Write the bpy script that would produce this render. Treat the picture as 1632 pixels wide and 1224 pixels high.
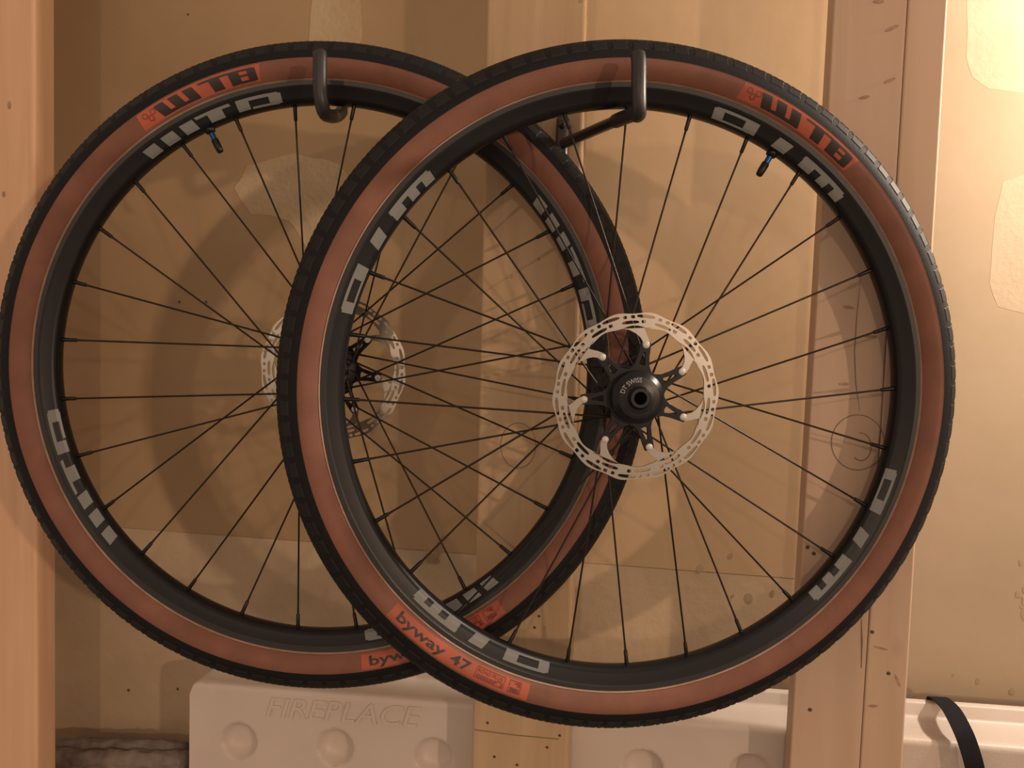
import bpy, bmesh, math, random
from mathutils import Vector, Matrix, noise
random.seed(7)
S = bpy.context.scene
for o in list(bpy.data.objects): bpy.data.objects.remove(o)
COL = S.collection
R = math.radians
# ------------------------------------------------------------------ camera
FPX = 1370.0
YAW, PITCH, ROLL = R(10), R(3.4), R(1.7)
CAMP = Vector((0.0, -1.116, 1.50))
F = Vector((-math.sin(YAW)*math.cos(PITCH), math.cos(YAW)*math.cos(PITCH), -math.sin(PITCH)))
R0 = Vector((math.cos(YAW), math.sin(YAW), 0)); U0 = R0.cross(F)
UP = U0*math.cos(ROLL) - R0*math.sin(ROLL); RT = R0*math.cos(ROLL) + U0*math.sin(ROLL)
cd = bpy.data.cameras.new('camera'); cam = bpy.data.objects.new('camera', cd); COL.objects.link(cam)
cam.matrix_world = Matrix(((RT.x, UP.x, -F.x, CAMP.x), (RT.y, UP.y, -F.y, CAMP.y), (RT.z, UP.z, -F.z, CAMP.z), (0, 0, 0, 1)))
cd.sensor_width = 36; cd.lens = FPX/1632*36; cd.clip_start = 0.02; S.camera = cam
# ------------------------------------------------------------------ world, lamps, exposure
W = bpy.data.worlds.new('room_air'); S.world = W; W.use_nodes = True
W.node_tree.nodes['Background'].inputs[0].default_value = (1.0, 0.72, 0.52, 1)
W.node_tree.nodes['Background'].inputs[1].default_value = 0.52
S.view_settings.view_transform = 'Standard'; S.view_settings.look = 'None'
S.view_settings.exposure = 0.0; S.view_settings.gamma = 1; S.view_settings.use_curve_mapping = False
def lamp(name, loc, watts, col, rad):
    l = bpy.data.lights.new(name, 'POINT'); l.energy = watts; l.color = col; l.shadow_soft_size = rad
    o = bpy.data.objects.new(name, l); COL.objects.link(o); o.location = loc; return o
WARM = (1.0, 0.71, 0.49)
lamp('room_bulb', (4.70, -5.20, 2.10), 400, WARM, 0.09)          # bare bulb across the room, off to the right
lamp('ceiling_bulb', (0.02, -6.26, 2.70), 125, WARM, 0.10)         # fainter bulb behind the photographer
lamp('corner_bulb', (0.72, -0.149, 1.92), 34, (1.0, 0.86, 0.70), 0.03)   # bulb close to the wall, out of frame at upper right

# ------------------------------------------------------------------ helpers
def c2w(v): return CAMP + RT*v[0] - UP*v[1] + F*v[2]            # camera metres (x right, y down, z ahead) -> world
def at(px, py, Y):
    d = RT*((px-816)/FPX) - UP*((py-612)/FPX) + F
    return CAMP + d*((Y-CAMP.y)/d.y)
def link(name, me, mat=None, parent=None, smooth=False):
    o = bpy.data.objects.new(name, me); COL.objects.link(o)
    if mat is not None and not me.materials: me.materials.append(mat)
    if parent is not None: o.parent = parent
    if smooth:
        for p in me.polygons: p.use_smooth = True
    return o
def mesh(vs, fs):
    me = bpy.data.meshes.new('m'); me.from_pydata([tuple(v) for v in vs], [], fs); me.update(); return me
def from_bm(bm):
    bmesh.ops.recalc_face_normals(bm, faces=bm.faces)
    me = bpy.data.meshes.new('m'); bm.to_mesh(me); bm.free(); return me
def tag(o, label, cat, group=None, kind=None):
    o['label'] = label; o['category'] = cat
    if group: o['group'] = group
    if kind: o['kind'] = kind
    return o
def empty(name, M=None):
    o = bpy.data.objects.new(name, None); COL.objects.link(o); o.empty_display_size = .02
    if M is not None: o.matrix_world = M
    return o
def autosmooth(me, ang=35):
    for p in me.polygons: p.use_smooth = True
    me.set_sharp_from_angle(angle=R(ang))
def lathe(profile, n=180, close=True):
    """profile of (r, s): revolve about local Z"""
    k = len(profile); vs = []; fs = []
    for i in range(n):
        a = 2*math.pi*i/n; c, s = math.cos(a), math.sin(a)
        for r, z in profile: vs.append((r*c, r*s, z))
    m = k if close else k-1
    for i in range(n):
        j = (i+1) % n
        for q in range(m):
            q2 = (q+1) % k
            fs.append((i*k+q, j*k+q, j*k+q2, i*k+q2))
    bm = bmesh.new(); me = mesh(vs, fs); bm.from_mesh(me); me2 = from_bm(bm); autosmooth(me2, 40); return me2
def tube(pts, rad, n=14, cap=True):
    pts = [Vector(p) for p in pts]; N = len(pts)
    rad = rad if isinstance(rad, (list, tuple)) else [rad]*N
    vs = []; fs = []; t0 = (pts[1]-pts[0]).normalized()
    nr = t0.orthogonal().normalized()
    for i, p in enumerate(pts):
        t = (pts[min(i+1, N-1)]-pts[max(i-1, 0)]).normalized()
        nr = (nr - t*nr.dot(t)).normalized(); b = t.cross(nr)
        for k in range(n):
            a = 2*math.pi*k/n; vs.append(p + (nr*math.cos(a)+b*math.sin(a))*rad[i])
    for i in range(N-1):
        for k in range(n):
            k2 = (k+1) % n; fs.append((i*n+k, i*n+k2, (i+1)*n+k2, (i+1)*n+k))
    if cap: fs.append(tuple(range(n-1, -1, -1))); fs.append(tuple((N-1)*n+k for k in range(n)))
    me = mesh(vs, fs); autosmooth(me, 50); return me
def spline(pts, m=10):
    pts = [Vector(p) for p in pts]; P = [pts[0]*2-pts[1]]+pts+[pts[-1]*2-pts[-2]]; out = []
    for i in range(1, len(P)-2):
        a, b, c, d = P[i-1:i+3]
        for k in range(m):
            t = k/m
            out.append(.5*((2*b)+(c-a)*t+(2*a-5*b+4*c-d)*t*t+(3*b-3*c+d-a)*t**3))
    out.append(pts[-1]); return out
def prism(loop_bottom, loop_top):
    """closed solid between two vertex loops"""
    n = len(loop_bottom); vs = list(loop_bottom)+list(loop_top)
    fs = [tuple(range(n-1, -1, -1)), tuple(range(n, 2*n))]
    for i in range(n): j = (i+1) % n; fs.append((i, j, n+j, n+i))
    return mesh(vs, fs)
def flat2d(splines, ext, bev=0.0):
    """filled 2D outlines (inner ones become holes) thickened by ext, as a mesh"""
    c = bpy.data.curves.new('c', 'CURVE'); c.dimensions = '2D'; c.fill_mode = 'BOTH'; c.extrude = ext; c.bevel_depth = bev; c.bevel_resolution = 1
    for pts in splines:
        s = c.splines.new('POLY'); s.points.add(len(pts)-1); s.use_cyclic_u = True
        for q, p in zip(s.points, pts): q.co = (p[0], p[1], 0, 1)
    o = bpy.data.objects.new('t', c); COL.objects.link(o)
    me = bpy.data.meshes.new_from_object(o.evaluated_get(bpy.context.evaluated_depsgraph_get()))
    bpy.data.objects.remove(o); bpy.data.curves.remove(c); return me
def text2d(s, size=1.0, shear=0.0, bold=0.0, ext=0.0):
    c = bpy.data.curves.new('c', 'FONT'); c.body = s; c.size = size; c.shear = shear; c.offset = bold; c.resolution_u = 3; c.extrude = ext
    o = bpy.data.objects.new('t', c); COL.objects.link(o)
    me = bpy.data.meshes.new_from_object(o.evaluated_get(bpy.context.evaluated_depsgraph_get()))
    bpy.data.objects.remove(o); bpy.data.curves.remove(c); return me

# ------------------------------------------------------------------ materials
def mat(name, col, rough=.5, metal=0.0, spec=.5, noise_scale=None, col2=None, bump=0.0, bscale=200, coat=0, stretch=(1, 1, 1), detail=4, lo=.35, hi=.65, coords='Object'):
    m = bpy.data.materials.new(name); m.use_nodes = True; nt = m.node_tree; b = nt.nodes['Principled BSDF']
    b.inputs['Base Color'].default_value = (*col, 1); b.inputs['Roughness'].default_value = rough
    b.inputs['Metallic'].default_value = metal; b.inputs['Specular IOR Level'].default_value = spec
    if coat: b.inputs['Coat Weight'].default_value = coat; b.inputs['Coat Roughness'].default_value = .15
    tc = nt.nodes.new('ShaderNodeTexCoord'); mp = nt.nodes.new('ShaderNodeMapping'); mp.inputs['Scale'].default_value = stretch
    nt.links.new(tc.outputs[coords], mp.inputs['Vector'])
    if noise_scale:
        n = nt.nodes.new('ShaderNodeTexNoise'); n.inputs['Scale'].default_value = noise_scale; n.inputs['Detail'].default_value = detail
        r = nt.nodes.new('ShaderNodeValToRGB'); r.color_ramp.elements[0].position = lo; r.color_ramp.elements[1].position = hi
        r.color_ramp.elements[0].color = (*col2, 1); r.color_ramp.elements[1].color = (*col, 1)
        nt.links.new(mp.outputs[0], n.inputs['Vector']); nt.links.new(n.outputs['Fac'], r.inputs[0]); nt.links.new(r.outputs[0], b.inputs['Base Color'])
    if bump:
        n2 = nt.nodes.new('ShaderNodeTexNoise'); n2.inputs['Scale'].default_value = bscale; n2.inputs['Detail'].default_value = 3
        bp = nt.nodes.new('ShaderNodeBump'); bp.inputs['Strength'].default_value = bump; bp.inputs['Distance'].default_value = .002
        nt.links.new(mp.outputs[0], n2.inputs['Vector']); nt.links.new(n2.outputs['Fac'], bp.inputs['Height']); nt.links.new(bp.outputs[0], b.inputs['Normal'])
    return m
def wood(name, c1, c2, knot, seed):
    m = bpy.data.materials.new(name); m.use_nodes = True; nt = m.node_tree; b = nt.nodes['Principled BSDF']; L = nt.links
    b.inputs['Roughness'].default_value = .62; b.inputs['Specular IOR Level'].default_value = .3
    tc = nt.nodes.new('ShaderNodeTexCoord'); mp = nt.nodes.new('ShaderNodeMapping')
    mp.inputs['Scale'].default_value = (14, 14, 1.1); mp.inputs['Location'].default_value = (seed*3.1, seed*1.7, seed*.37); L.new(tc.outputs['Object'], mp.inputs[0])
    n = nt.nodes.new('ShaderNodeTexNoise'); n.inputs['Scale'].default_value = 3; n.inputs['Detail'].default_value = 5; n.inputs['Distortion'].default_value = .6; L.new(mp.outputs[0], n.inputs['Vector'])
    r = nt.nodes.new('ShaderNodeValToRGB'); r.color_ramp.elements[0].position = .3; r.color_ramp.elements[1].position = .68
    r.color_ramp.elements[0].color = (*c2, 1); r.color_ramp.elements[1].color = (*c1, 1); L.new(n.outputs['Fac'], r.inputs[0])
    mp2 = nt.nodes.new('ShaderNodeMapping'); mp2.inputs['Scale'].default_value = (1, 1, .55); mp2.inputs['Location'].default_value = (seed*.83, seed*.29, seed*.71); L.new(tc.outputs['Object'], mp2.inputs[0])
    v = nt.nodes.new('ShaderNodeTexVoronoi'); v.inputs['Scale'].default_value = 9; L.new(mp2.outputs[0], v.inputs['Vector'])
    r2 = nt.nodes.new('ShaderNodeValToRGB'); r2.color_ramp.elements[0].position = .05; r2.color_ramp.elements[1].position = .13
    r2.color_ramp.elements[0].color = (.75, .75, .75, 1); r2.color_ramp.elements[1].color = (0, 0, 0, 1); L.new(v.outputs['Distance'], r2.inputs[0])
    mx = nt.nodes.new('ShaderNodeMix'); mx.data_type = 'RGBA'; L.new(r2.outputs[0], mx.inputs[0]); L.new(r.outputs[0], mx.inputs[6]); mx.inputs[7].default_value = (*knot, 1); L.new(mx.outputs[2], b.inputs['Base Color'])
    bp = nt.nodes.new('ShaderNodeBump'); bp.inputs['Strength'].default_value = .12; bp.inputs['Distance'].default_value = .001; L.new(n.outputs['Fac'], bp.inputs['Height']); L.new(bp.outputs[0], b.inputs['Normal'])
    return m
M_STUD = [wood('pine_a', (.72, .46, .30), (.62, .38, .23), (.30, .15, .07), 1), wood('pine_b', (.56, .40, .25), (.47, .32, .19), (.30, .17, .08), 2.3),
          wood('pine_c', (.60, .43, .32), (.53, .375, .27), (.26, .15, .09), 4.1), wood('pine_d', (.62, .44, .32), (.54, .38, .265), (.26, .15, .09), 6.2)]
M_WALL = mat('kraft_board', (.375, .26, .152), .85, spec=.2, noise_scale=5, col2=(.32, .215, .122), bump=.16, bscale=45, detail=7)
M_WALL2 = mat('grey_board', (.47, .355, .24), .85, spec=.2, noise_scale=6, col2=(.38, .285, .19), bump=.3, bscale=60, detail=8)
M_WALL4 = mat('kraft_board_lit', (.56, .40, .25), .85, spec=.2, noise_scale=5, col2=(.50, .35, .21), bump=.16, bscale=45, detail=7)  # same kraft board lightened, the right bay's extra light painted into its colour
M_WALL5 = mat('grey_board_lit', (.58, .44, .30), .85, spec=.2, noise_scale=6, col2=(.48, .36, .24), bump=.3, bscale=60, detail=8)  # lower grey board lightened likewise, brighter light of the right bay painted in
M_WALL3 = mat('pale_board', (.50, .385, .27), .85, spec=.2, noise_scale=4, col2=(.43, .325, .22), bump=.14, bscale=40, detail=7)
M_PATCH = mat('plaster_smear', (.47, .36, .235), .9, spec=.15, noise_scale=18, col2=(.41, .295, .18), bump=.3, bscale=140)
M_PATCH2 = mat('filler_hot_spot', (.57, .45, .325), .9, spec=.15, noise_scale=12, col2=(.51, .395, .28), bump=.2, bscale=140)  # filler tone with the upper right hot spot painted in as paler colour
M_STAIN = mat('damp_stain', (.22, .155, .10), .9, spec=.1, noise_scale=40, col2=(.14, .095, .06))
M_STAIN2 = mat('faint_stain', (.30, .22, .14), .9, spec=.1, noise_scale=40, col2=(.25, .18, .115))
M_STAIN3 = mat('pale_stain', (.42, .32, .215), .9, spec=.1, noise_scale=40, col2=(.36, .27, .18))
M_KNOT = mat('wood_knot', (.43, .285, .185), .7, noise_scale=120, col2=(.32, .20, .125))
M_NAIL = mat('nail_rust', (.09, .055, .035), .6)
M_PENCIL = mat('pencil', (.22, .15, .10), .7)
M_FLOOR = mat('concrete', (.25, .23, .21), .8, noise_scale=8, col2=(.19, .175, .16), bump=.2)
M_RUB = mat('black_rubber', (.0075, .0072, .0095), .65, spec=.22, bump=.15, bscale=700)
M_KNOB = mat('black_rubber_knob', (.0075, .0075, .0095), .55, spec=.28)
M_TAN = mat('tan_sidewall', (.215, .089, .058), .55, spec=.3, noise_scale=26, col2=(.170, .070, .046), bump=.12, bscale=900, detail=6)
M_BEAD = mat('bead_line', (.34, .22, .155), .6, noise_scale=60, col2=(.27, .165, .115))
M_RIM = mat('anodised_rim', (.008, .0078, .0095), .36, metal=0, spec=.28)
M_RIM2 = mat('rim_track', (.024, .023, .026), .4, spec=.35)
M_DEC = mat('grey_decal', (.165, .17, .162), .4, spec=.5)
M_ORANGE = mat('orange_print', (.42, .105, .058), .5, spec=.3, noise_scale=30, col2=(.34, .085, .05))
M_PRINT = mat('black_print', (.022, .014, .014), .5)
M_PRINT2 = mat('dark_red_print', (.16, .02, .018), .5)
M_SPOKE = mat('black_spoke', (.020, .014, .012), .35, metal=.6)
M_NIP = mat('black_nipple', (.012, .011, .012), .35, metal=.5)
M_HUB = mat('black_hub', (.008, .008, .011), .30, spec=.3)
M_HUB2 = mat('hub_bore', (.03, .03, .034), .3, metal=.6)
M_PALE = mat('pale_print', (.40, .40, .40), .5)
M_ROTOR = mat('steel_rotor', (.44, .41, .37), .27, metal=1)
M_RIVET = mat('steel_rivet', (.55, .53, .50), .5, metal=.35)
M_BLUE = mat('blue_anodised', (.015, .09, .30), .3, metal=.85)
M_HOOK = mat('vinyl_hook', (.022, .020, .023), .42, spec=.5)
M_STEEL = mat('painted_steel', (.06, .052, .05), .3, metal=.7)
M_PLAST = mat('white_plastic', (.64, .55, .49), .42, spec=.45, noise_scale=7, col2=(.59, .50, .44), bump=.08, bscale=300)
M_STRAP = mat('black_webbing', (.014, .013, .018), .8, spec=.2, bump=.5, bscale=1500)
M_TARP = mat('grey_cloth', (.24, .20, .17), .85, spec=.15, noise_scale=25, col2=(.12, .095, .085), bump=.4, bscale=120)

# ------------------------------------------------------------------ the setting
def struct(o, label=None): o['kind'] = 'structure'; return o
def box(x0, x1, y0, y1, z0, z1):
    a = [(x0, y0, z0), (x1, y0, z0), (x1, y1, z0), (x0, y1, z0)]; b = [(x, y, z1) for x, y, z in a]
    return prism(a, b)
struct(link('floor', box(-2.2, 2.6, -3.2, .1, -.06, 0), M_FLOOR))
SEAM = at(420, 858, 0).z
wall = struct(empty('wall_back', Matrix.Translation((0, 0, 0))))
XJ = at(1400, 600, 0).x                                          # sheet joint hidden behind the right-hand stud
XM = at(860, 600, 0).x                                           # colour split behind the middle stud, so the right bay reads brighter lit
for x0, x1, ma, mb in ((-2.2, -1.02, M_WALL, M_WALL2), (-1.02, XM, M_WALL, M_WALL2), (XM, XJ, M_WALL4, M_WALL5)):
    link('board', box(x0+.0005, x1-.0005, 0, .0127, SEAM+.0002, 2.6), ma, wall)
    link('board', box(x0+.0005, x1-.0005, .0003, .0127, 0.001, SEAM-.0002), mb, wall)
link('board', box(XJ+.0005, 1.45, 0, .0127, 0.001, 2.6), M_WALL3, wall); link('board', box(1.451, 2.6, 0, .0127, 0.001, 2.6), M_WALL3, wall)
link('backing', box(-2.2, 2.6, .0135, .06, 0, 2.6), M_WALL2, wall)
def blob(pts, thick, m, name, Y=0.0, jag=.004, parent=wall):
    """thin irregular smear on a plane facing the room, outlined by photo corners"""
    P = [at(x, y, Y) for x, y in pts]; loop = []
    for i in range(len(P)):
        a, b = P[i], P[(i+1) % len(P)]; k = max(2, int((b-a).length/.012))
        for q in range(k):
            v = a.lerp(b, q/k); nn = noise.noise_vector(v*31)
            loop.append(Vector((v.x+nn.x*jag, Y, v.z+nn.z*jag)))
    me = prism([v+Vector((0, .0002, 0)) for v in loop], [v-Vector((0, thick, 0)) for v in loop])
    return link(name, me, m, parent)
blob([(500, -30), (576, -30), (577, 62), (560, 90), (492, 90), (495, 42)], .0002, M_PATCH, 'plaster_and_hot_patch')
blob([(395, 262), (470, 245), (540, 262), (566, 300), (560, 400), (500, 410), (460, 352), (400, 340), (372, 300)], .0002, M_PATCH, 'plaster_and_hot_patch')
blob([(1540, -60), (1760, -60), (1760, 120), (1640, 148), (1575, 142), (1551, 122), (1541, 90)], .00012, M_PATCH2, 'plaster_and_hot_patch', jag=.002)  # paler patch, paints the lamp's hot spot onto the wall
blob([(1600, 290), (1650, 272), (1760, 262), (1760, 520), (1640, 500), (1590, 488), (1578, 450), (1584, 350)], .00012, M_PATCH2, 'plaster_and_hot_patch', jag=.002)  # second paler patch, bright light below the hot spot painted in
for p, r in (((286, 481), 2.2), ((329, 481), 2.2), ((300, 23), 1.6), ((205, 1100), 2.4), ((283, 1098), 2.0)):
    c = at(*p, 0); me = lathe([(0.0001, .0006), (r*.6e-3, .0012), (r*1e-3, .0002), (r*1e-3, -.0005), (.0001, -.0005)], 12)
    o = link('screw_head', me, M_NAIL, wall); o.matrix_local = Matrix.Translation(c) @ Matrix.Rotation(R(90), 4, 'X')
def smudge(px, py, sx, sy, n, parent=wall, m=None):
    for _ in range(n):
        x, y = px+random.gauss(0, sx), py+random.gauss(0, sy); r = random.uniform(2.0, 6.5)
        blob([(x+r*random.uniform(.7, 1.3)*math.cos(R(t)), y+1.4*r*random.uniform(.7, 1.3)*math.sin(R(t))) for t in range(0, 360, 45)], .00012+random.random()*.0003, m or M_STAIN, 'stain', jag=.001, parent=parent)
smudge(694, 882, 13, 20, 9, m=M_STAIN2); smudge(1628, 935, 5, 30, 7, m=M_STAIN3); smudge(1560, 1080, 40, 12, 3, m=M_STAIN3)
smudge(1180, 930, 35, 22, 5, m=M_STAIN3); smudge(600, 700, 30, 40, 3, m=M_STAIN2)

YS, YB = -.150, -.112                                            # front and back planes of the wooden uprights
def upright(lx_t, rx_t, lx_b, rx_b, m, parent, name, y0=YS, y1=YB, bev=.004):
    """board whose front edges run through the photo columns lx, rx at the top and bottom of the frame"""
    def ext(px_t, px_b):
        a, b = at(px_t, 0, y0), at(px_b, 1224, y0); d = (b-a)/(b.z-a.z)
        return a+d*(0.0-a.z), a+d*(2.58-a.z)
    (lb, lt), (rb, rt) = ext(lx_t, lx_b), ext(rx_t, rx_b); dy = Vector((0, y1-y0, 0))
    me = prism([lb, rb, rb+dy, lb+dy], [lt, rt, rt+dy, lt+dy])
    bm = bmesh.new(); bm.from_mesh(me)
    bmesh.ops.recalc_face_normals(bm, faces=bm.faces)
    es = [e for e in bm.edges if abs((e.verts[0].co-e.verts[1].co).z) > 1]
    bmesh.ops.bevel(bm, geom=es, offset=bev, segments=3, affect='EDGES', profile=.5)
    me = from_bm(bm)
    return link(name, me, m, parent)
def stud(label, planks):
    e = empty('wall_stud'); tag(e, label, 'wooden stud', kind='structure')
    for pl in planks: upright(*pl[:4], pl[4], e, 'plank', **(pl[5] if len(pl) > 5 else {}))
    return e
st_l = stud('pale pine wall stud at the left edge of the photo', [(-130, 54, -118, 58, M_STUD[0])])
st_m = stud('pale pine wall stud in the middle, behind where the two wheels cross', [(776, 935, 751, 905, M_STUD[1])])
st_r = stud('double pine wall stud at right with a pencilled circle, behind the larger wheel', [(1329, 1447, 1258, 1370, M_STUD[2], dict(bev=.0022)), (1447.7, 1511, 1370.7, 1438, M_STUD[3], dict(y0=YS-.0004, bev=.0022))])
def mark(px, py, r, parent):
    c = at(px, py, YS); me = lathe([(.0001, .0004), (r*.7e-3, .0007), (r*1e-3, 0), (.0001, 0)], 10)
    o = link('nail', me, M_NAIL, parent); o.matrix_local = Matrix.Translation(c-Vector((0, .0004, 0))) @ Matrix.Rotation(R(90), 4, 'X')
for p in ((777, 1152), (892, 1172), (872, 1191), (788, 1206), (824, 1219), (859, 982), (852, 1000)): mark(*p, 1.7, st_m)
for p in ((1390, 1007), (1291, 1131), (1416, 1073), (1287, 872), (1297, 882)): mark(*p, 2.2, st_r)
def knot(px, py, rx, ry, parent, tilt=0):
    q = [(px+rx*math.cos(R(t))*math.cos(R(tilt))-ry*math.sin(R(t))*math.sin(R(tilt)), py+rx*math.cos(R(t))*math.sin(R(tilt))+ry*math.sin(R(t))*math.cos(R(tilt))) for t in range(0, 360, 30)]
    blob(q, .00015, M_KNOT, 'knot', Y=YS-.0004 if parent is st_r else YS, jag=.0006, parent=parent)
for k in ((15, 168, 3, 7, st_l), (6, 310, 3, 5, st_l), (815, 441, 3, 4, st_m), (859, 413, 2.5, 2.5, st_m), (906, 236, 3, 9, st_m, 20), (868, 1000, 2, 2, st_m), (926, 2, 4, 3, st_m),
          (1352, 490, 10, 2.5, st_r, 8), (1385, 536, 12, 2.5, st_r, 3), (1345, 612, 8, 2.5, st_r), (1378, 155, 9, 2.5, st_r, -12), (1418, 128, 10, 2.5, st_r, -22), (1422, 45, 12, 3, st_r, -24), (1400, 2, 9, 3, st_r),
          (1391, 1125, 9, 2.5, st_r), (1403, 1033, 12, 2, st_r, 14), (1430, 1085, 2.5, 11, st_r, -22)): knot(*k)
# saw score across the middle stud, pencilled circle on the right one
a, b = at(756, 1163, YS-.0002), at(890, 1178, YS-.0002); link('saw_line', tube([a, a.lerp(b, .5)+Vector((0, 0, -.001)), b], .0006, 6), M_PENCIL, st_m)
def ring_mark(px, py, rx, ry, a0, a1, parent, r=.0005, Y=YS-.0003):
    pts = [at(px+rx*math.cos(R(t)), py+ry*math.sin(R(t)), Y) for t in [a0+(a1-a0)*k/40 for k in range(41)]]
    link('pencil_mark', tube(pts, r, 5), M_PENCIL, parent)
ring_mark(1367, 705, 42, 44, 0, 360, st_r); ring_mark(1372, 712, 16, 22, -100, 130, st_r)
ring_mark(826, 710, 28, 36, 0, 360, st_m)
link('crack', tube([at(x, y, YS-.0004) for x, y in ((1372, 440), (1366, 500), (1362, 560), (1364, 610), (1370, 655))], [.0002, .0007, .0008, .0007, .0002], 5), M_PENCIL, st_r)
link('crack', tube([at(x, y, YS-.0004) for x, y in ((1373, 985), (1374, 1020), (1373, 1065))], [.0002, .0009, .0003], 5), M_PENCIL, st_r)
# blocking board nailed between the uprights just below the picture, carries the cloth roll
zb = at(190, 1275, -.045).z
tr = struct(link('trim_1', box(at(60, 1200, -.05).x-.04, at(300, 1200, -.05).x-.002, -.111, -.001, zb-.04, zb), M_STUD[1]))

# ------------------------------------------------------------------ white moulded plastic panel standing between studs and wall
PY = -.1045
xl = at(302, 1150, PY).x; xr = 1.15
tA = at(308, 1087, PY); tB = at(1500, 1181, PY); SL = (tB.z-tA.z)/(tB.x-tA.x)
ztop = lambda x: tA.z+SL*(x-tA.x)
pan = empty('plastic_panel', Matrix.Translation((xl, PY, 0)))
tag(pan, 'white moulded plastic panel with round dimples and raised lettering, standing behind the studs', 'plastic panel')
DIM = [(381, 1182), (534, 1192), (691, 1207), (1024, 1226), (1196, 1234), (1500, 1262)]
DIMW = [at(x, y, PY) for x, y in DIM]
def panel_mesh():
    vs = []; fs = []; step = .003; nx = int((xr-xl)/step); CR = .012
    rows = [('f', k*step) for k in range(0, 84)]+[('f', .40), ('f', .70)]
    prof = []
    # from the bottom of the front face up over the ledge, the lip and down the back
    for kind, d in reversed(rows): prof.append((kind, d))
    for a in (30, 60): prof.append(('r', a))
    prof += [('l', .012), ('l', .052), ('c', 0), ('p', .004), ('p', .016), ('t', .0), ('t', .009), ('b', .3), ('b', .7)]
    m = len(prof)
    for i in range(nx+1):
        x = xl+(xr-xl)*i/nx; zt = ztop(x); e = x-xl; drop = CR-math.sqrt(max(0, CR*CR-(CR-e)**2)) if e < CR else 0
        for kind, d in prof:
            if kind == 'f':
                z = zt-.006-d*(1 if d < .3 else 1); y = PY
                if d < .3:
                    for c in DIMW:
                        q = math.hypot(x-c.x, z-c.z)
                        if q < .0245: y = max(y, PY+.0155*(1-(q/.0245)**4))
                if d < .02: z -= drop*(1-d/.02)
            elif kind == 'r': y = PY+.006*(1-math.cos(R(d))); z = zt-.006+.006*math.sin(R(d))-drop
            elif kind == 'l': y = PY+d; z = zt-drop
            elif kind == 'c': y = PY+.058; z = zt+.001-drop
            elif kind == 'p': y = PY+.060; z = zt+d-drop
            elif kind == 't': y = PY+.0615+d; z = zt+.0178-drop
            else: y = PY+.071; z = zt-d
            vs.append((x-xl, y-PY, max(z, 0)))
    for i in range(nx):
        for k in range(m-1): fs.append((i*m+k, (i+1)*m+k, (i+1)*m+k+1, i*m+k+1))
    fs.append(tuple(range(m))); fs.append(tuple(nx*m+k for k in range(m-1, -1, -1)))
    bm = bmesh.new(); bm.from_mesh(mesh(vs, fs)); me = from_bm(bm); autosmooth(me, 55); return me
link('moulded_shell', panel_mesh(), M_PLAST, pan)
tm = text2d('FIREPLACE', size=1, shear=.25, ext=.02)
xs = [v.co.x for v in tm.vertices]; x0, x1 = min(xs), max(xs)
ta, tb = at(425, 1141, PY), at(672, 1158, PY); wid = (tb-ta).length; hh = .0265
for v in tm.vertices:
    u = (v.co.x-x0)/(x1-x0); p = ta.lerp(tb, u)
    v.co = Vector((p.x-xl, -.0006+(-.0012 if v.co.z > 0 else .0008), p.z+v.co.y*hh/.72))
link('raised_lettering', tm, M_PLAST, pan)

# ------------------------------------------------------------------ strap over the panel lip
sp = [at(1494, 1100, -.036), at(1497, 1108, -.046), at(1514, 1128, -.088), at(1533, 1162, -.115), at(1546, 1196, -.124), at(1555, 1232, -.127), at(1562, 1290, -.125), at(1566, 1400, -.120)]
sp[0] = Vector((sp[0].x, PY+.0755, ztop(sp[0].x)+.010)); sp[1] = Vector((sp[1].x, PY+.066, ztop(sp[1].x)+.0235))
sc = spline(sp, 8); vs = []; fs = []
for i, p in enumerate(sc):
    t = (sc[min(i+1, len(sc)-1)]-sc[max(i-1, 0)]).normalized(); w = Vector((1, -.10, .10)); w = (w-t*w.dot(t)).normalized()*.0098; nn = t.cross(w).normalized()*.0008
    vs += [p-w-nn, p+w-nn, p+w+nn, p-w+nn]
for i in range(len(sc)-1):
    for k in range(4): fs.append((i*4+k, i*4+(k+1) % 4, i*4+4+(k+1) % 4, i*4+4+k))
fs += [(3, 2, 1, 0), tuple(len(sc)*4-4+k for k in range(4))]
so = link('webbing_strap', mesh(vs, fs), M_STRAP); tag(so, 'black webbing strap draped over the lip of the white plastic panel', 'strap')

# ------------------------------------------------------------------ cloth roll at lower left
roll = empty('cloth_roll', Matrix.Translation(at(190, 1215, -.045)))
tag(roll, 'grey wrinkled cloth roll lying against the wall at lower left', 'cloth')
o0 = roll.location.copy()
def fold(p0, p1, rad, seed, name):
    a, b = Vector(p0), Vector(p1); n = 48; k = 22; vs = []; fs = []
    for i in range(n+1):
        c = a.lerp(b, i/n)
        for q in range(k):
            t = 2*math.pi*q/k; v = Vector((i/n*9, math.cos(t)*1.3, math.sin(t)*1.3))
            rr = rad*(1+.30*noise.noise(v+Vector((seed, 0, 0)))+.16*noise.noise(v*Vector((1.2, 3.1, 3.1))[0]*2.1+Vector((seed, 5, 0))))
            if i in (0, n): rr *= .75
            vs.append(c+Vector((0, math.cos(t)*rr*.9, math.sin(t)*rr))-o0)
    for i in range(n):
        for q in range(k): fs.append((i*k+q, i*k+(q+1) % k, (i+1)*k+(q+1) % k, (i+1)*k+q))
    fs += [tuple(range(k-1, -1, -1)), tuple(n*k+q for q in range(k))]
    me = mesh(vs, fs); autosmooth(me, 70); return link(name, me, M_TARP, roll)
fold(at(70, 1190, -.045), at(300, 1196, -.045), .013, 1, 'fold')
fold(at(70, 1207, -.062), at(299, 1212, -.062), .013, 7, 'fold')
fold(at(70, 1226, -.060), at(298, 1232, -.060), .019, 13, 'fold')

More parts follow.
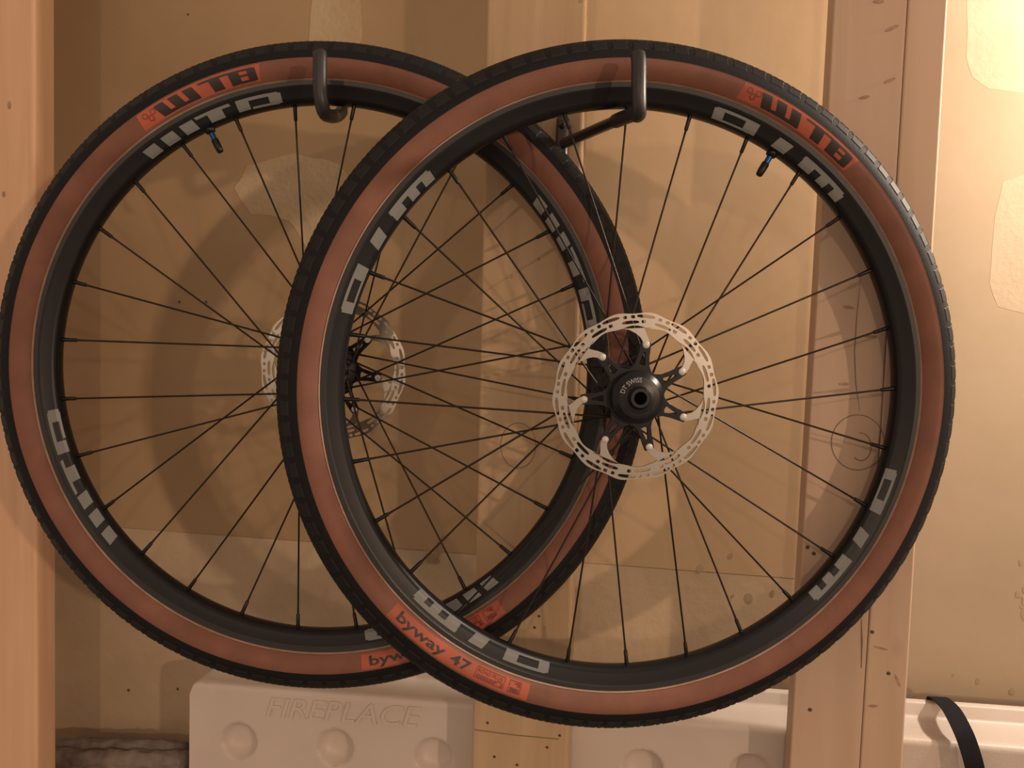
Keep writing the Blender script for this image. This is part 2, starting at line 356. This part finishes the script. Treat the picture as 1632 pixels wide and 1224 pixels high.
# ------------------------------------------------------------------ wheels
mm = .001
RT_C, RT_M = 315.5, 23.0
def tire_s(r): return math.sqrt(max(0, RT_M**2-(r-RT_C)**2))
def rim_s(r): return 9.2+(r-277)*(14.2-9.2)/(298-277) if r > 279 else 9.2-(279-r)*.6
def polar(u_deg, r, s): return (r*mm*math.cos(R(u_deg)), r*mm*math.sin(R(u_deg)), s*mm)
def patch(quads, sfun, off, nu=10, nv=4, th=None):
    """quads: ((a,r),(a,r),(a,r),(a,r)) outlines in angle/radius laid on a surface of revolution"""
    vs = []; fs = []
    for q in quads:
        b0 = len(vs); (A, B, C, D) = q
        for i in range(nu+1):
            for j in range(nv+1):
                u, v = i/nu, j/nv
                a = (A[0]*(1-u)+B[0]*u)*(1-v)+(D[0]*(1-u)+C[0]*u)*v
                r = (A[1]*(1-u)+B[1]*u)*(1-v)+(D[1]*(1-u)+C[1]*u)*v
                vs.append(polar(a, r, sfun(r)+off))
        for i in range(nu):
            for j in range(nv):
                k = b0+i*(nv+1)+j; fs.append((k, k+1, k+nv+2, k+nv+1))
    return mesh(vs, fs)
def text_on(s, a0, a1, r0, r1, sfun, off, outward, shear=0, bold=0.0):
    """lettering from angle a0 to a1, baseline at r0 and cap height at r1"""
    me = text2d(s, 1, shear, bold); bm = bmesh.new(); bm.from_mesh(me)
    bmesh.ops.triangulate(bm, faces=bm.faces); bmesh.ops.subdivide_edges(bm, edges=bm.edges, cuts=2, use_grid_fill=True)
    xs = [v.co.x for v in bm.verts]; x0, x1 = min(xs), max(xs)
    for v in bm.verts:
        a = a0+(a1-a0)*(v.co.x-x0)/(x1-x0); r = r0+(r1-r0)*v.co.y/.70
        v.co = polar(a, r, sfun(r)+off)
    bm.to_mesh(me); bm.free(); return me
def rect(a0, a1, r0, r1, sl=0.0):
    """slanted block: sl shifts the outer edge (degrees)"""
    return ((a0, r0), (a1, r0), (a1+sl, r1), (a0+sl, r1))

# shared meshes ----------------------------------------------------
def arc(ph0, ph1, rho, n): return [(( RT_C+rho*math.cos(R(p)))*mm, rho*math.sin(R(p))*mm) for p in [ph0+(ph1-ph0)*k/n for k in range(n+1)]]
ME_TAN = lathe(arc(-147, 147, RT_M, 50)+[(.2975, .0115), (.2975, -.0115)], 200)
ME_TREAD = lathe(arc(-86, 86, RT_M+.35, 34)+list(reversed(arc(-86, 86, RT_M-.8, 14))), 200)
ME_BEAD = lathe([(296.5*mm, 13.5*mm), (297.1*mm, 14.5*mm), (298.2*mm, 15.9*mm), (298.2*mm, 14.5*mm), (296.5*mm, 11.5*mm)], 200)
def knobs():
    bm = bmesh.new()
    def kn(a0, a1, p0, p1, h, tp=.12):
        vv = []
        for rho, k in ((RT_M+.2, 0), (RT_M+h, tp)):
            for a, p in ((a0+k*(a1-a0), p0+k*(p1-p0)), (a1-k*(a1-a0), p0+k*(p1-p0)), (a1-k*(a1-a0), p1-k*(p1-p0)), (a0+k*(a1-a0), p1-k*(p1-p0))):
                vv.append(bm.verts.new(polar(a, RT_C+rho*math.cos(R(p)), rho*math.sin(R(p)))))
        for f in ((3, 2, 1, 0), (4, 5, 6, 7), (0, 1, 5, 4), (1, 2, 6, 5), (2, 3, 7, 6), (3, 0, 4, 7)): bm.faces.new([vv[i] for i in f])
    n = 105; st = 360/n
    for i in range(n):
        b = i*st
        for sg in (1, -1):
            kn(b, b+st*.84, sg*38, sg*66, .95); kn(b+st*.12, b+st*.60, sg*28.5, sg*36.5, .9)
            for q in range(3):
                kn(b+st*(q/3+.02), b+st*(q/3+.24), sg*19, sg*25, .95); kn(b+st*(q/3+.18), b+st*(q/3+.38), sg*11, sg*17, .85)
    return from_bm(bm)
ME_KNOB = knobs()
ME_RIM = lathe([(r*mm, s*mm) for r, s in ((296.4, 14.0), (296.4, 12.2), (293, 11.6), (290, 5), (290, -5), (293, -11.6), (296.4, -12.2), (296.4, -14.0), (291.5, -13.6), (290.6, -12.9), (281, -10.4), (278, -8.6), (276, -5), (275.4, 0), (276, 5), (278, 8.6), (281, 10.4), (290.6, 12.9), (291.5, 13.6))], 220)
ME_TRACK = lathe([(r*mm, s*mm) for r, s in ((296.7, 13.4), (296.7, 14.5), (292.6, 14.1), (291.9, 13.2))], 220)
def rim_side(r): return 10.4+(r-281)*(12.9-10.4)/(290.6-281) if r > 281 else 10.4-(281-r)*.62
FL, FR_ = 24.0, 24.0                                              # flange radius, flange offset
def spoke_ends(k, off, disc_side):
    th = R(off+k*360/28); side = 1 if k % 2 == 0 else -1; j = (k//2) % 2
    d = R(58)*(1 if j else -1)
    ro = 25.0; s_h = side*(21.5+(1.2 if j else -1.2))
    a = Vector((ro*mm*math.cos(th+d), ro*mm*math.sin(th+d), s_h*mm)); b = Vector((276*mm*math.cos(th), 276*mm*math.sin(th), side*1.5*mm)); return a, b
SL_ = (spoke_ends(0, 0, 1)[1]-spoke_ends(0, 0, 1)[0]).length
ME_SPOKE = tube([(0, 0, 0), (0, 0, .02), (0, 0, .026), (0, 0, SL_-.022), (0, 0, SL_-.018), (0, 0, SL_)], [1.15*mm, 1.15*mm, .98*mm, .98*mm, 1.1*mm, 1.1*mm], 8)
ME_NIP = tube([(0, 0, SL_-.0150), (0, 0, SL_-.0140), (0, 0, SL_-.004), (0, 0, SL_+.001)], [1.3*mm, 1.9*mm, 2.05*mm, 2.3*mm], 8)
ROT = 80.0
def rotor_outlines():
    n = 420; outer = []; inner = []
    for i in range(n):
        a = 360*i/n; outer.append((a, ROT+.9*math.cos(R(a*14))-.6)); inner.append((a, 66.5+.9*math.cos(R(a*14+180))))
    xy = lambda L: [(r*mm*math.cos(R(a)), r*mm*math.sin(R(a))) for a, r in L]
    sp = [xy(outer), xy(inner)]
    def slot(a, r, la, lr, tilt=0):
        pts = []
        for k in range(16):
            t = 2*math.pi*k/16; x = la*math.copysign(abs(math.cos(t))**.6, math.cos(t)); y = lr*math.copysign(abs(math.sin(t))**.8, math.sin(t))
            pts.append((a+x+tilt*y, r+y+tilt*x*.5))
        return xy(pts)
    for i in range(14):
        a = 360/14*i
        sp.append(slot(a+4, 76.3, 6.6, 1.55)); sp.append(slot(a+15.5, 70.6, 6.8, 1.55))
        sp.append(slot(a+13.4, 75.6, 1.5, 1.6)); sp.append(slot(a+5.4, 71.2, 1.6, 1.6)); sp.append(slot(a+19.2, 75.6, 1.4, 1.5))
    return sp
ME_ROTOR = flat2d(rotor_outlines(), .0009)
def arm_outline(a):
    """swept arm from the braking ring in to the rivet at angle a"""
    L = []; xs = [(r, a+d) for r, d in ((67.4, 34), (66.3, 27), (64, 20.5), (61, 15), (57.5, 10.0), (53, 6.0), (50, 4.2))]
    ys = [(49.2, -3.6), (54, -1.8), (58.5, 1.5), (62.5, 4.8), (66, 6.0), (67.4, 2.0)]
    xs = [(67.5, a+30), (66, a+23), (63.5, a+17), (60, a+11.5), (56.5, a+7.2), (53, a+4.4), (50, a+3.6)]
    for k in range(7): t = R(a+60+k*30+0); xs.append((None, (50*math.cos(R(a))+3.5*math.cos(R(a)+R(90+30*k)), 50*math.sin(R(a))+3.5*math.sin(R(a)+R(90+30*k)))))
    xs += [(53, a-2.8), (57, a-.6), (61, a+2.2), (64.4, a+4.0), (66.6, a+2.5), (67.6, a-4)]
    out = []
    for p in xs:
        if p[0] is None: out.append((p[1][0]*mm, p[1][1]*mm))
        else: out.append((p[0]*mm*math.cos(R(p[1])), p[0]*mm*math.sin(R(p[1]))))
    return out
def carrier_outline(n=7):
    pts = []
    for i in range(n):
        a = 360/n*i
        for r, d in ((27, -25.7), (27.5, -21), (32, -12), (40, -7.5), (46, -6.2), (52.5, -4.6), (53.6, 0), (52.5, 4.6), (46, 6.2), (40, 7.5), (32, 12), (27.5, 21)): pts.append((r*mm*math.cos(R(a+d)), r*mm*math.sin(R(a+d))))
    sp = [pts]
    for i in range(n):
        a = 360/n*i
        sp.append([(r*mm*math.cos(R(a+d)), r*mm*math.sin(R(a+d))) for r, d in ((31, -6.5), (37, -3.4), (42.5, -1.4), (43.3, 0), (42.5, 1.4), (37, 3.4), (31, 6.5), (30, 0))])
    sp.append([(17*mm*math.cos(R(k*10)), 17*mm*math.sin(R(k*10))) for k in range(36)])
    return sp
ME_CARR = flat2d(carrier_outline(), .0014, .0003)
ME_RIVET = lathe([(.0001, .0017), (.0026, .0017), (.0032, .0013), (.0034, .0008), (.0034, -.0034), (.0001, -.0034)], 16)
def hub_mesh(end_f, end_b):
    return lathe([(r*mm, s*mm) for r, s in ((8.6, end_f), (9.6, end_f-.8), (9.6, end_f-6), (14, end_f-6.5), (15, end_f-8), (15, 27), (22, 26), (27, 24.6), (28.4, 22.8), (28.4, 20.2), (27, 18.6), (20, 17), (14, 12), (12, 4), (12, -4), (14, -12), (20, -17), (27, -18.6), (28.4, -20.2), (28.4, -22.8), (27, -24.6), (22, -26), (15, -27), (15, end_b+8), (14, end_b+6.5), (9.6, end_b+6), (9.6, end_b+.8), (8.6, end_b), (6.1, end_b), (6.1, end_f))], 64)

def wheel(name, C_cam, ncam, label, spoke_off, valve, wtb, byway, rot_sign, rot_ang, decals):
    n = (RT*ncam[0]-UP*ncam[1]+F*ncam[2]).normalized()
    upc = UP.copy(); x = upc.cross(n).normalized(); y = n.cross(x)
    o = c2w([c*mm for c in C_cam])
    Mw = Matrix(((x.x, y.x, n.x, o.x), (x.y, y.y, n.y, o.y), (x.z, y.z, n.z, o.z), (0, 0, 0, 1)))
    w = empty(name, Mw); tag(w, label, 'bicycle wheel', 'bicycle wheels hung on the rack')
    tire = link('tire', ME_TAN, M_TAN, w); tire['label'] = 'tan rubber tire casing'
    link('tread', ME_TREAD, M_RUB, tire)['label'] = 'black tread band'
    kb = link('tread_knobs', ME_KNOB, M_KNOB, tire); kb['kind'] = 'stuff'; kb.rotation_euler.z = R(wtb*.13)
    link('bead_line', ME_BEAD, M_BEAD, tire)
    # printed panels on the sidewall
    a = wtb
    link('orange_label', patch([rect(a, a-24.6, 300.4, 315.6, -.5)], tire_s, .25, 60, 10), M_ORANGE, tire)
    q = []
    b = a-4.6                                                     # W
    q += [rect(b-.2, b-8.0, 301.2, 303.8, -.1)]
    for k in (0, 3.0, 6.0): q.append(rect(b-.2-k, b-2.2-k, 301.2, 313.6, .9))
    b = a-13.6                                                    # T
    q += [rect(b+.4, b-5.4, 311.9, 313.8, .1), rect(b-2.0, b-4.1, 301.2, 313.5, .5)]
    b = a-19.2                                                    # B
    q += [rect(b, b-2.0, 301.2, 313.6, .3), rect(b, b-4.6, 301.2, 303.2, .1), rect(b, b-4.8, 306.6, 308.5, .1), rect(b, b-4.6, 311.6, 313.6, .1), rect(b-3.4, b-5.0, 301.7, 313.1, .1)]
    link('brand_lettering', patch(q, tire_s, .45, 8, 6), M_PRINT, tire)
    hq = []                                                        # small interlaced heart-shaped emblem
    cx_, cr = a-2.6, 307.7
    for dx, dr in ((-.85, 2.6), (.85, 2.6), (0, -1.6)):
        for k in range(6):
            t0, t1 = R(60*k+30), R(60*k+90); f = lambda t, rr: (cx_-dx-rr*math.cos(t)/5.4, cr+dr+rr*math.sin(t))
            hq.append((f(t0, 3.1), f(t1, 3.1), f(t1, 2.2), f(t0, 2.2)))
    link('emblem', patch(hq, tire_s, .45, 2, 2), M_PRINT2, tire)
    b = byway
    link('orange_label', patch([rect(b-1.6, b+28.2, 300.6, 315.2)], tire_s, .25, 60, 10), M_ORANGE, tire)
    link('model_lettering', text_on('byway', b, b+11.0, 311.3, 302.4, tire_s, .5, False, bold=.02), M_PRINT, tire)
    link('model_lettering', text_on('47', b+12.3, b+16.4, 311.3, 302.8, tire_s, .5, False, bold=.02), M_PRINT, tire)
    fr = lambda a0, a1, r0, r1, t: [rect(a0, a1, r0, r0+t), rect(a0, a1, r1-t, r1), rect(a0, a0+t*.19, r0, r1), rect(a1-t*.19, a1, r0, r1)]
    qq = fr(b+17.6, b+23.4, 301.8, 312.4, .6)+fr(b+24.3, b+26.6, 301.8, 312.4, .6)
    for k in range(9): qq.append(rect(b+18.0+k*.42, b+18.26+k*.42, 308.0, 311.5))
    qq += [rect(b+21.6, b+22.0, 307.6, 309.7), rect(b+22, b+22.8, 307.1, 308.0), rect(b+22.8, b+23.1, 307.6, 311.5), rect(b+24.7, b+25.9, 308.3, 311.2), rect(b+25.3, b+26.2, 303.2, 304.3), rect(b+25.8, b+26.3, 302.9, 306.1, .1)]
    link('spec_box', patch(qq, tire_s, .5, 3, 3), M_PRINT2, tire)
    link('spec_lettering', text_on('TCS', b+24.55, b+26.35, 311.5, 307.8, tire_s, .55, False), M_PRINT, tire)
    link('spec_lettering', text_on('ROAD PLUS', b+17.95, b+22.9, 306.4, 303.2, tire_s, .55, False), M_PRINT2, tire)
    # rim
    rim = link('rim', ME_RIM, M_RIM, w)
    link('brake_track', ME_TRACK, M_RIM2, rim)
    for k in range(4): link('decal', patch(decals(k*90.0), rim_side, .22, 8, 4), M_DEC, rim)
    # spokes
    for k in range(28):
        p, e = spoke_ends(k, spoke_off, rot_sign); s = link('spoke', ME_SPOKE, M_SPOKE, w)
        s.matrix_local = Matrix.Translation(p) @ (e-p).to_track_quat('Z', 'Y').to_matrix().to_4x4()
        link('nipple', ME_NIP, M_NIP, s)
    # hub
    hub = link('hub', hub_mesh(52, -35) if rot_sign > 0 else hub_mesh(60, -52), M_HUB, w)
    for sg in (1, -1):
        for k in range(14):
            p = 360/14*k+spoke_off; c = Vector((25*math.cos(R(p+52))*mm, 25*math.sin(R(p+52))*mm, sg*23.2*mm))
            b_ = link('spoke_socket', ME_SOCK, M_HUB, hub); b_.matrix_local = Matrix.Translation(c) @ Matrix.Rotation(R(p+52+90), 4, 'Z')
    if rot_sign > 0:
        link('end_cap', lathe([(r*mm, s*mm) for r, s in ((6.0, 47), (6.0, 53), (8.8, 53), (9.2, 52.2), (11.2, 48.6), (12.5, 48.4), (19.6, 47.6), (20.4, 46.6), (24.5, 44.5), (25, 43.6), (25, 30), (11, 30), (11, 46))], 72), M_HUB, hub)
        link('axle_ring', lathe([(r*mm, s*mm) for r, s in ((6.3, 51), (6.3, 53.4), (8.9, 53.4), (9.1, 52.8), (9.1, 51))], 48), M_HUB2, hub)
        sf = lambda r: 48.4-(r-12.5)*(.8/7.1)
        link('cap_lettering', text_on('DT SWISS', 164, 82, 14.6, 19.0, sf, .12, True), M_PALE, hub)
        tk = []
        for a0, a1 in ((70, 40), (18, -38), (-52, -128), (172, 190), (196, 214)):
            t = a0
            while (t > a1 if a1 < a0 else t < a1):
                tk.append(rect(t, t-2.4, 15.0+random.random()*.5, 16.8+random.random()*.5)); t += -4.6 if a1 < a0 else 4.6
        link('cap_print', patch(tk, sf, .12, 1, 1), M_RIM2, hub)
    else:
        link('end_cap', lathe([(r*mm, s*mm) for r, s in ((6.0, 52), (6.0, 61), (9, 61), (9.8, 60), (9.8, 52), (16.5, 51), (17.2, 50), (17.2, 30), (11, 30), (11, 50))], 64), M_HUB, hub)
    # disc rotor on its carrier
    rot = link('disc_rotor', ME_ROTOR, M_ROTOR, w); rot['label'] = 'perforated steel brake disc'
    rot.location.z = (36 if rot_sign > 0 else -43)*mm; rot.rotation_euler.z = R(rot_ang)
    if rot_sign < 0: rot.rotation_euler = (math.pi, 0, R(rot_ang))
    link('carrier', ME_CARR, M_HUB, rot).location.z = -.0016
    for i in range(7):
        a_ = 360/7*i; ar = link('rotor_arm', ME_ARM, M_ROTOR, rot); ar.rotation_euler.z = R(a_); ar.location.z = .0001
        rv = link('rivet', ME_RIVET, M_RIVET, rot); rv.location = (50*mm*math.cos(R(a_)), 50*mm*math.sin(R(a_)), 0)
    # valve
    ca, sa = math.cos(R(valve)), math.sin(R(valve)); vp = lambda r: (r*mm*ca, r*mm*sa, 0)
    vs_ = link('valve_stem', tube([vp(278), vp(262)], 2.9*mm, 14), M_BLUE, w); vs_['label'] = 'blue anodised valve stem'
    link('lock_nut', tube([vp(277), vp(275.5), vp(272.6), vp(271.6)], [5.4*mm, 5.6*mm, 5.0*mm, 3.2*mm], 16), M_NIP, vs_)
    link('valve_cap', tube([vp(264.5), vp(263.5), vp(256), vp(251), vp(250)], [3.4*mm, 3.9*mm, 3.8*mm, 3.3*mm, 2.4*mm], 12), M_NIP, vs_)
    return w
ME_ARM = flat2d([arm_outline(0)], .0009)
ME_SOCK = tube([(-.006, 0, 0), (-.005, 0, 0), (.005, 0, 0), (.006, 0, 0)], [.002, .0030, .0030, .002], 8)
def dec_front(t):
    q = []; d = 74.2+t                                             # hollow block, bar, three-pronged block (clockwise)
    q += [rect(d, d-2.2, 277.6, 287.6, .1), rect(d-.2, d-9.2, 286.0, 288.6, -.3), rect(d-6.6, d-9.4, 277.6, 288.6, -.1), rect(d-1.5, d-8, 277.4, 279.2)]
    q += [rect(d-13.4, d-16.6, 277.8, 288.4, -.7)]
    e = d-20.2
    q += [rect(e, e-10.6, 284.6, 288.6, -.2), rect(e, e-3.0, 277.8, 286, -.2), rect(e-4.8, e-7.0, 277.8, 286, -.2), rect(e-8.6, e-11.0, 277.8, 286.6, -.2)]
    return q
def dec_back(t):
    q = []; d = 128.6+t
    for k in (0, 4.5, 9.0): q += [rect(d-k, d-k-3.0, 277.8, 288.2, .6)]
    e = d-12.2
    q += [rect(e, e-7.6, 285.8, 288.6, .3), rect(e-2.6, e-5.8, 277.8, 287, .2)]
    g = e-8.8
    q += [rect(g, g-2.6, 277.8, 288.0, .1), rect(g, g-8.8, 285.6, 288.6, .1), rect(g-6.8, g-9.4, 278.2, 287.6, .1), rect(g-3, g-8.8, 277.4, 279.4)]
    return q
w_r = wheel('bicycle_wheel', (113.94, 9.29, 849.94), (.10008, .07686, -1), 'tan-wall bicycle wheel hanging in front at right, steel brake disc facing out',
            1.0, 59.3, 71.3, -136.8, 1, 80.0, dec_front)
w_l = wheel('bicycle_wheel', (-195.99, -14.35, 905.41), (.022, .0487, -1), 'tan-wall bicycle wheel hanging at left, partly hidden behind the other wheel',
            6.2, 115.2, 126.0, -81.3, -1, -11.0, dec_back)

# ------------------------------------------------------------------ hooks on the middle stud
def hook(label, pts, base, radii, coat_from):
    h = empty('wall_hook', Matrix.Translation(base)); tag(h, label, 'hook', 'wheel hooks screwed to the middle stud')
    L = [Vector(p)-Vector(base) for p in pts]
    c = spline(L, 10); k = int(len(c)*coat_from)
    sl = link('vinyl_sleeve', tube(c[:k+1], [.0045]+[.0062]+[.0068]*(k-1), 16), M_HOOK, h); sl['label'] = 'black vinyl-coated upturned end'
    link('arm', tube(c[k-2:], .0056, 14), M_STEEL, h)
    link('base_bar', tube([Vector((0, 0, -.075)), Vector((0, 0, -.072)), Vector((0, 0, .027)), Vector((0, 0, .030))], [.0045, .0075, .0075, .0045], 14), M_STEEL, h)
    for z in (-.04, .020):
        s = link('screw', lathe([(.0001, .003), (.003, .0025), (.0045, 0), (.0045, -.003), (.0001, -.003)], 12), M_STEEL, h)
        s.matrix_local = Matrix.Translation((0, -.0078, z)) @ Matrix.Rotation(R(90), 4, 'X')
    return h
def pc(px, py, z): return c2w(((px-816)/FPX*z, (py-612)/FPX*z, z))
bR_ = at(896, 230, YS-.0076); bL_ = at(812, 165, YS-.0076)
hook('black coated wall hook carrying the front wheel at right', [pc(1016, 84, .772), pc(1018, 100, .770), pc(1018, 140, .770), pc(1018, 172, .774), pc(1017, 183, .783), pc(1004, 184, .798), bR_.lerp(pc(994, 187, .812), .66), bR_.lerp(pc(994, 187, .812), .33), bR_], bR_, None, .68)
hook('black coated wall hook carrying the rear wheel at left', [pc(509, 82, .826), pc(510, 95, .825), pc(510, 140, .826), pc(513, 166, .829), pc(518, 181, .838), pc(527, 185, .860), pc(535, 185, .890), pc(543, 180, .922), pc(551, 164, .944), pc(578, 142, .952), pc(680, 147, .966), bL_+Vector((-.02, -.006, 0)), bL_], bL_, None, .60)
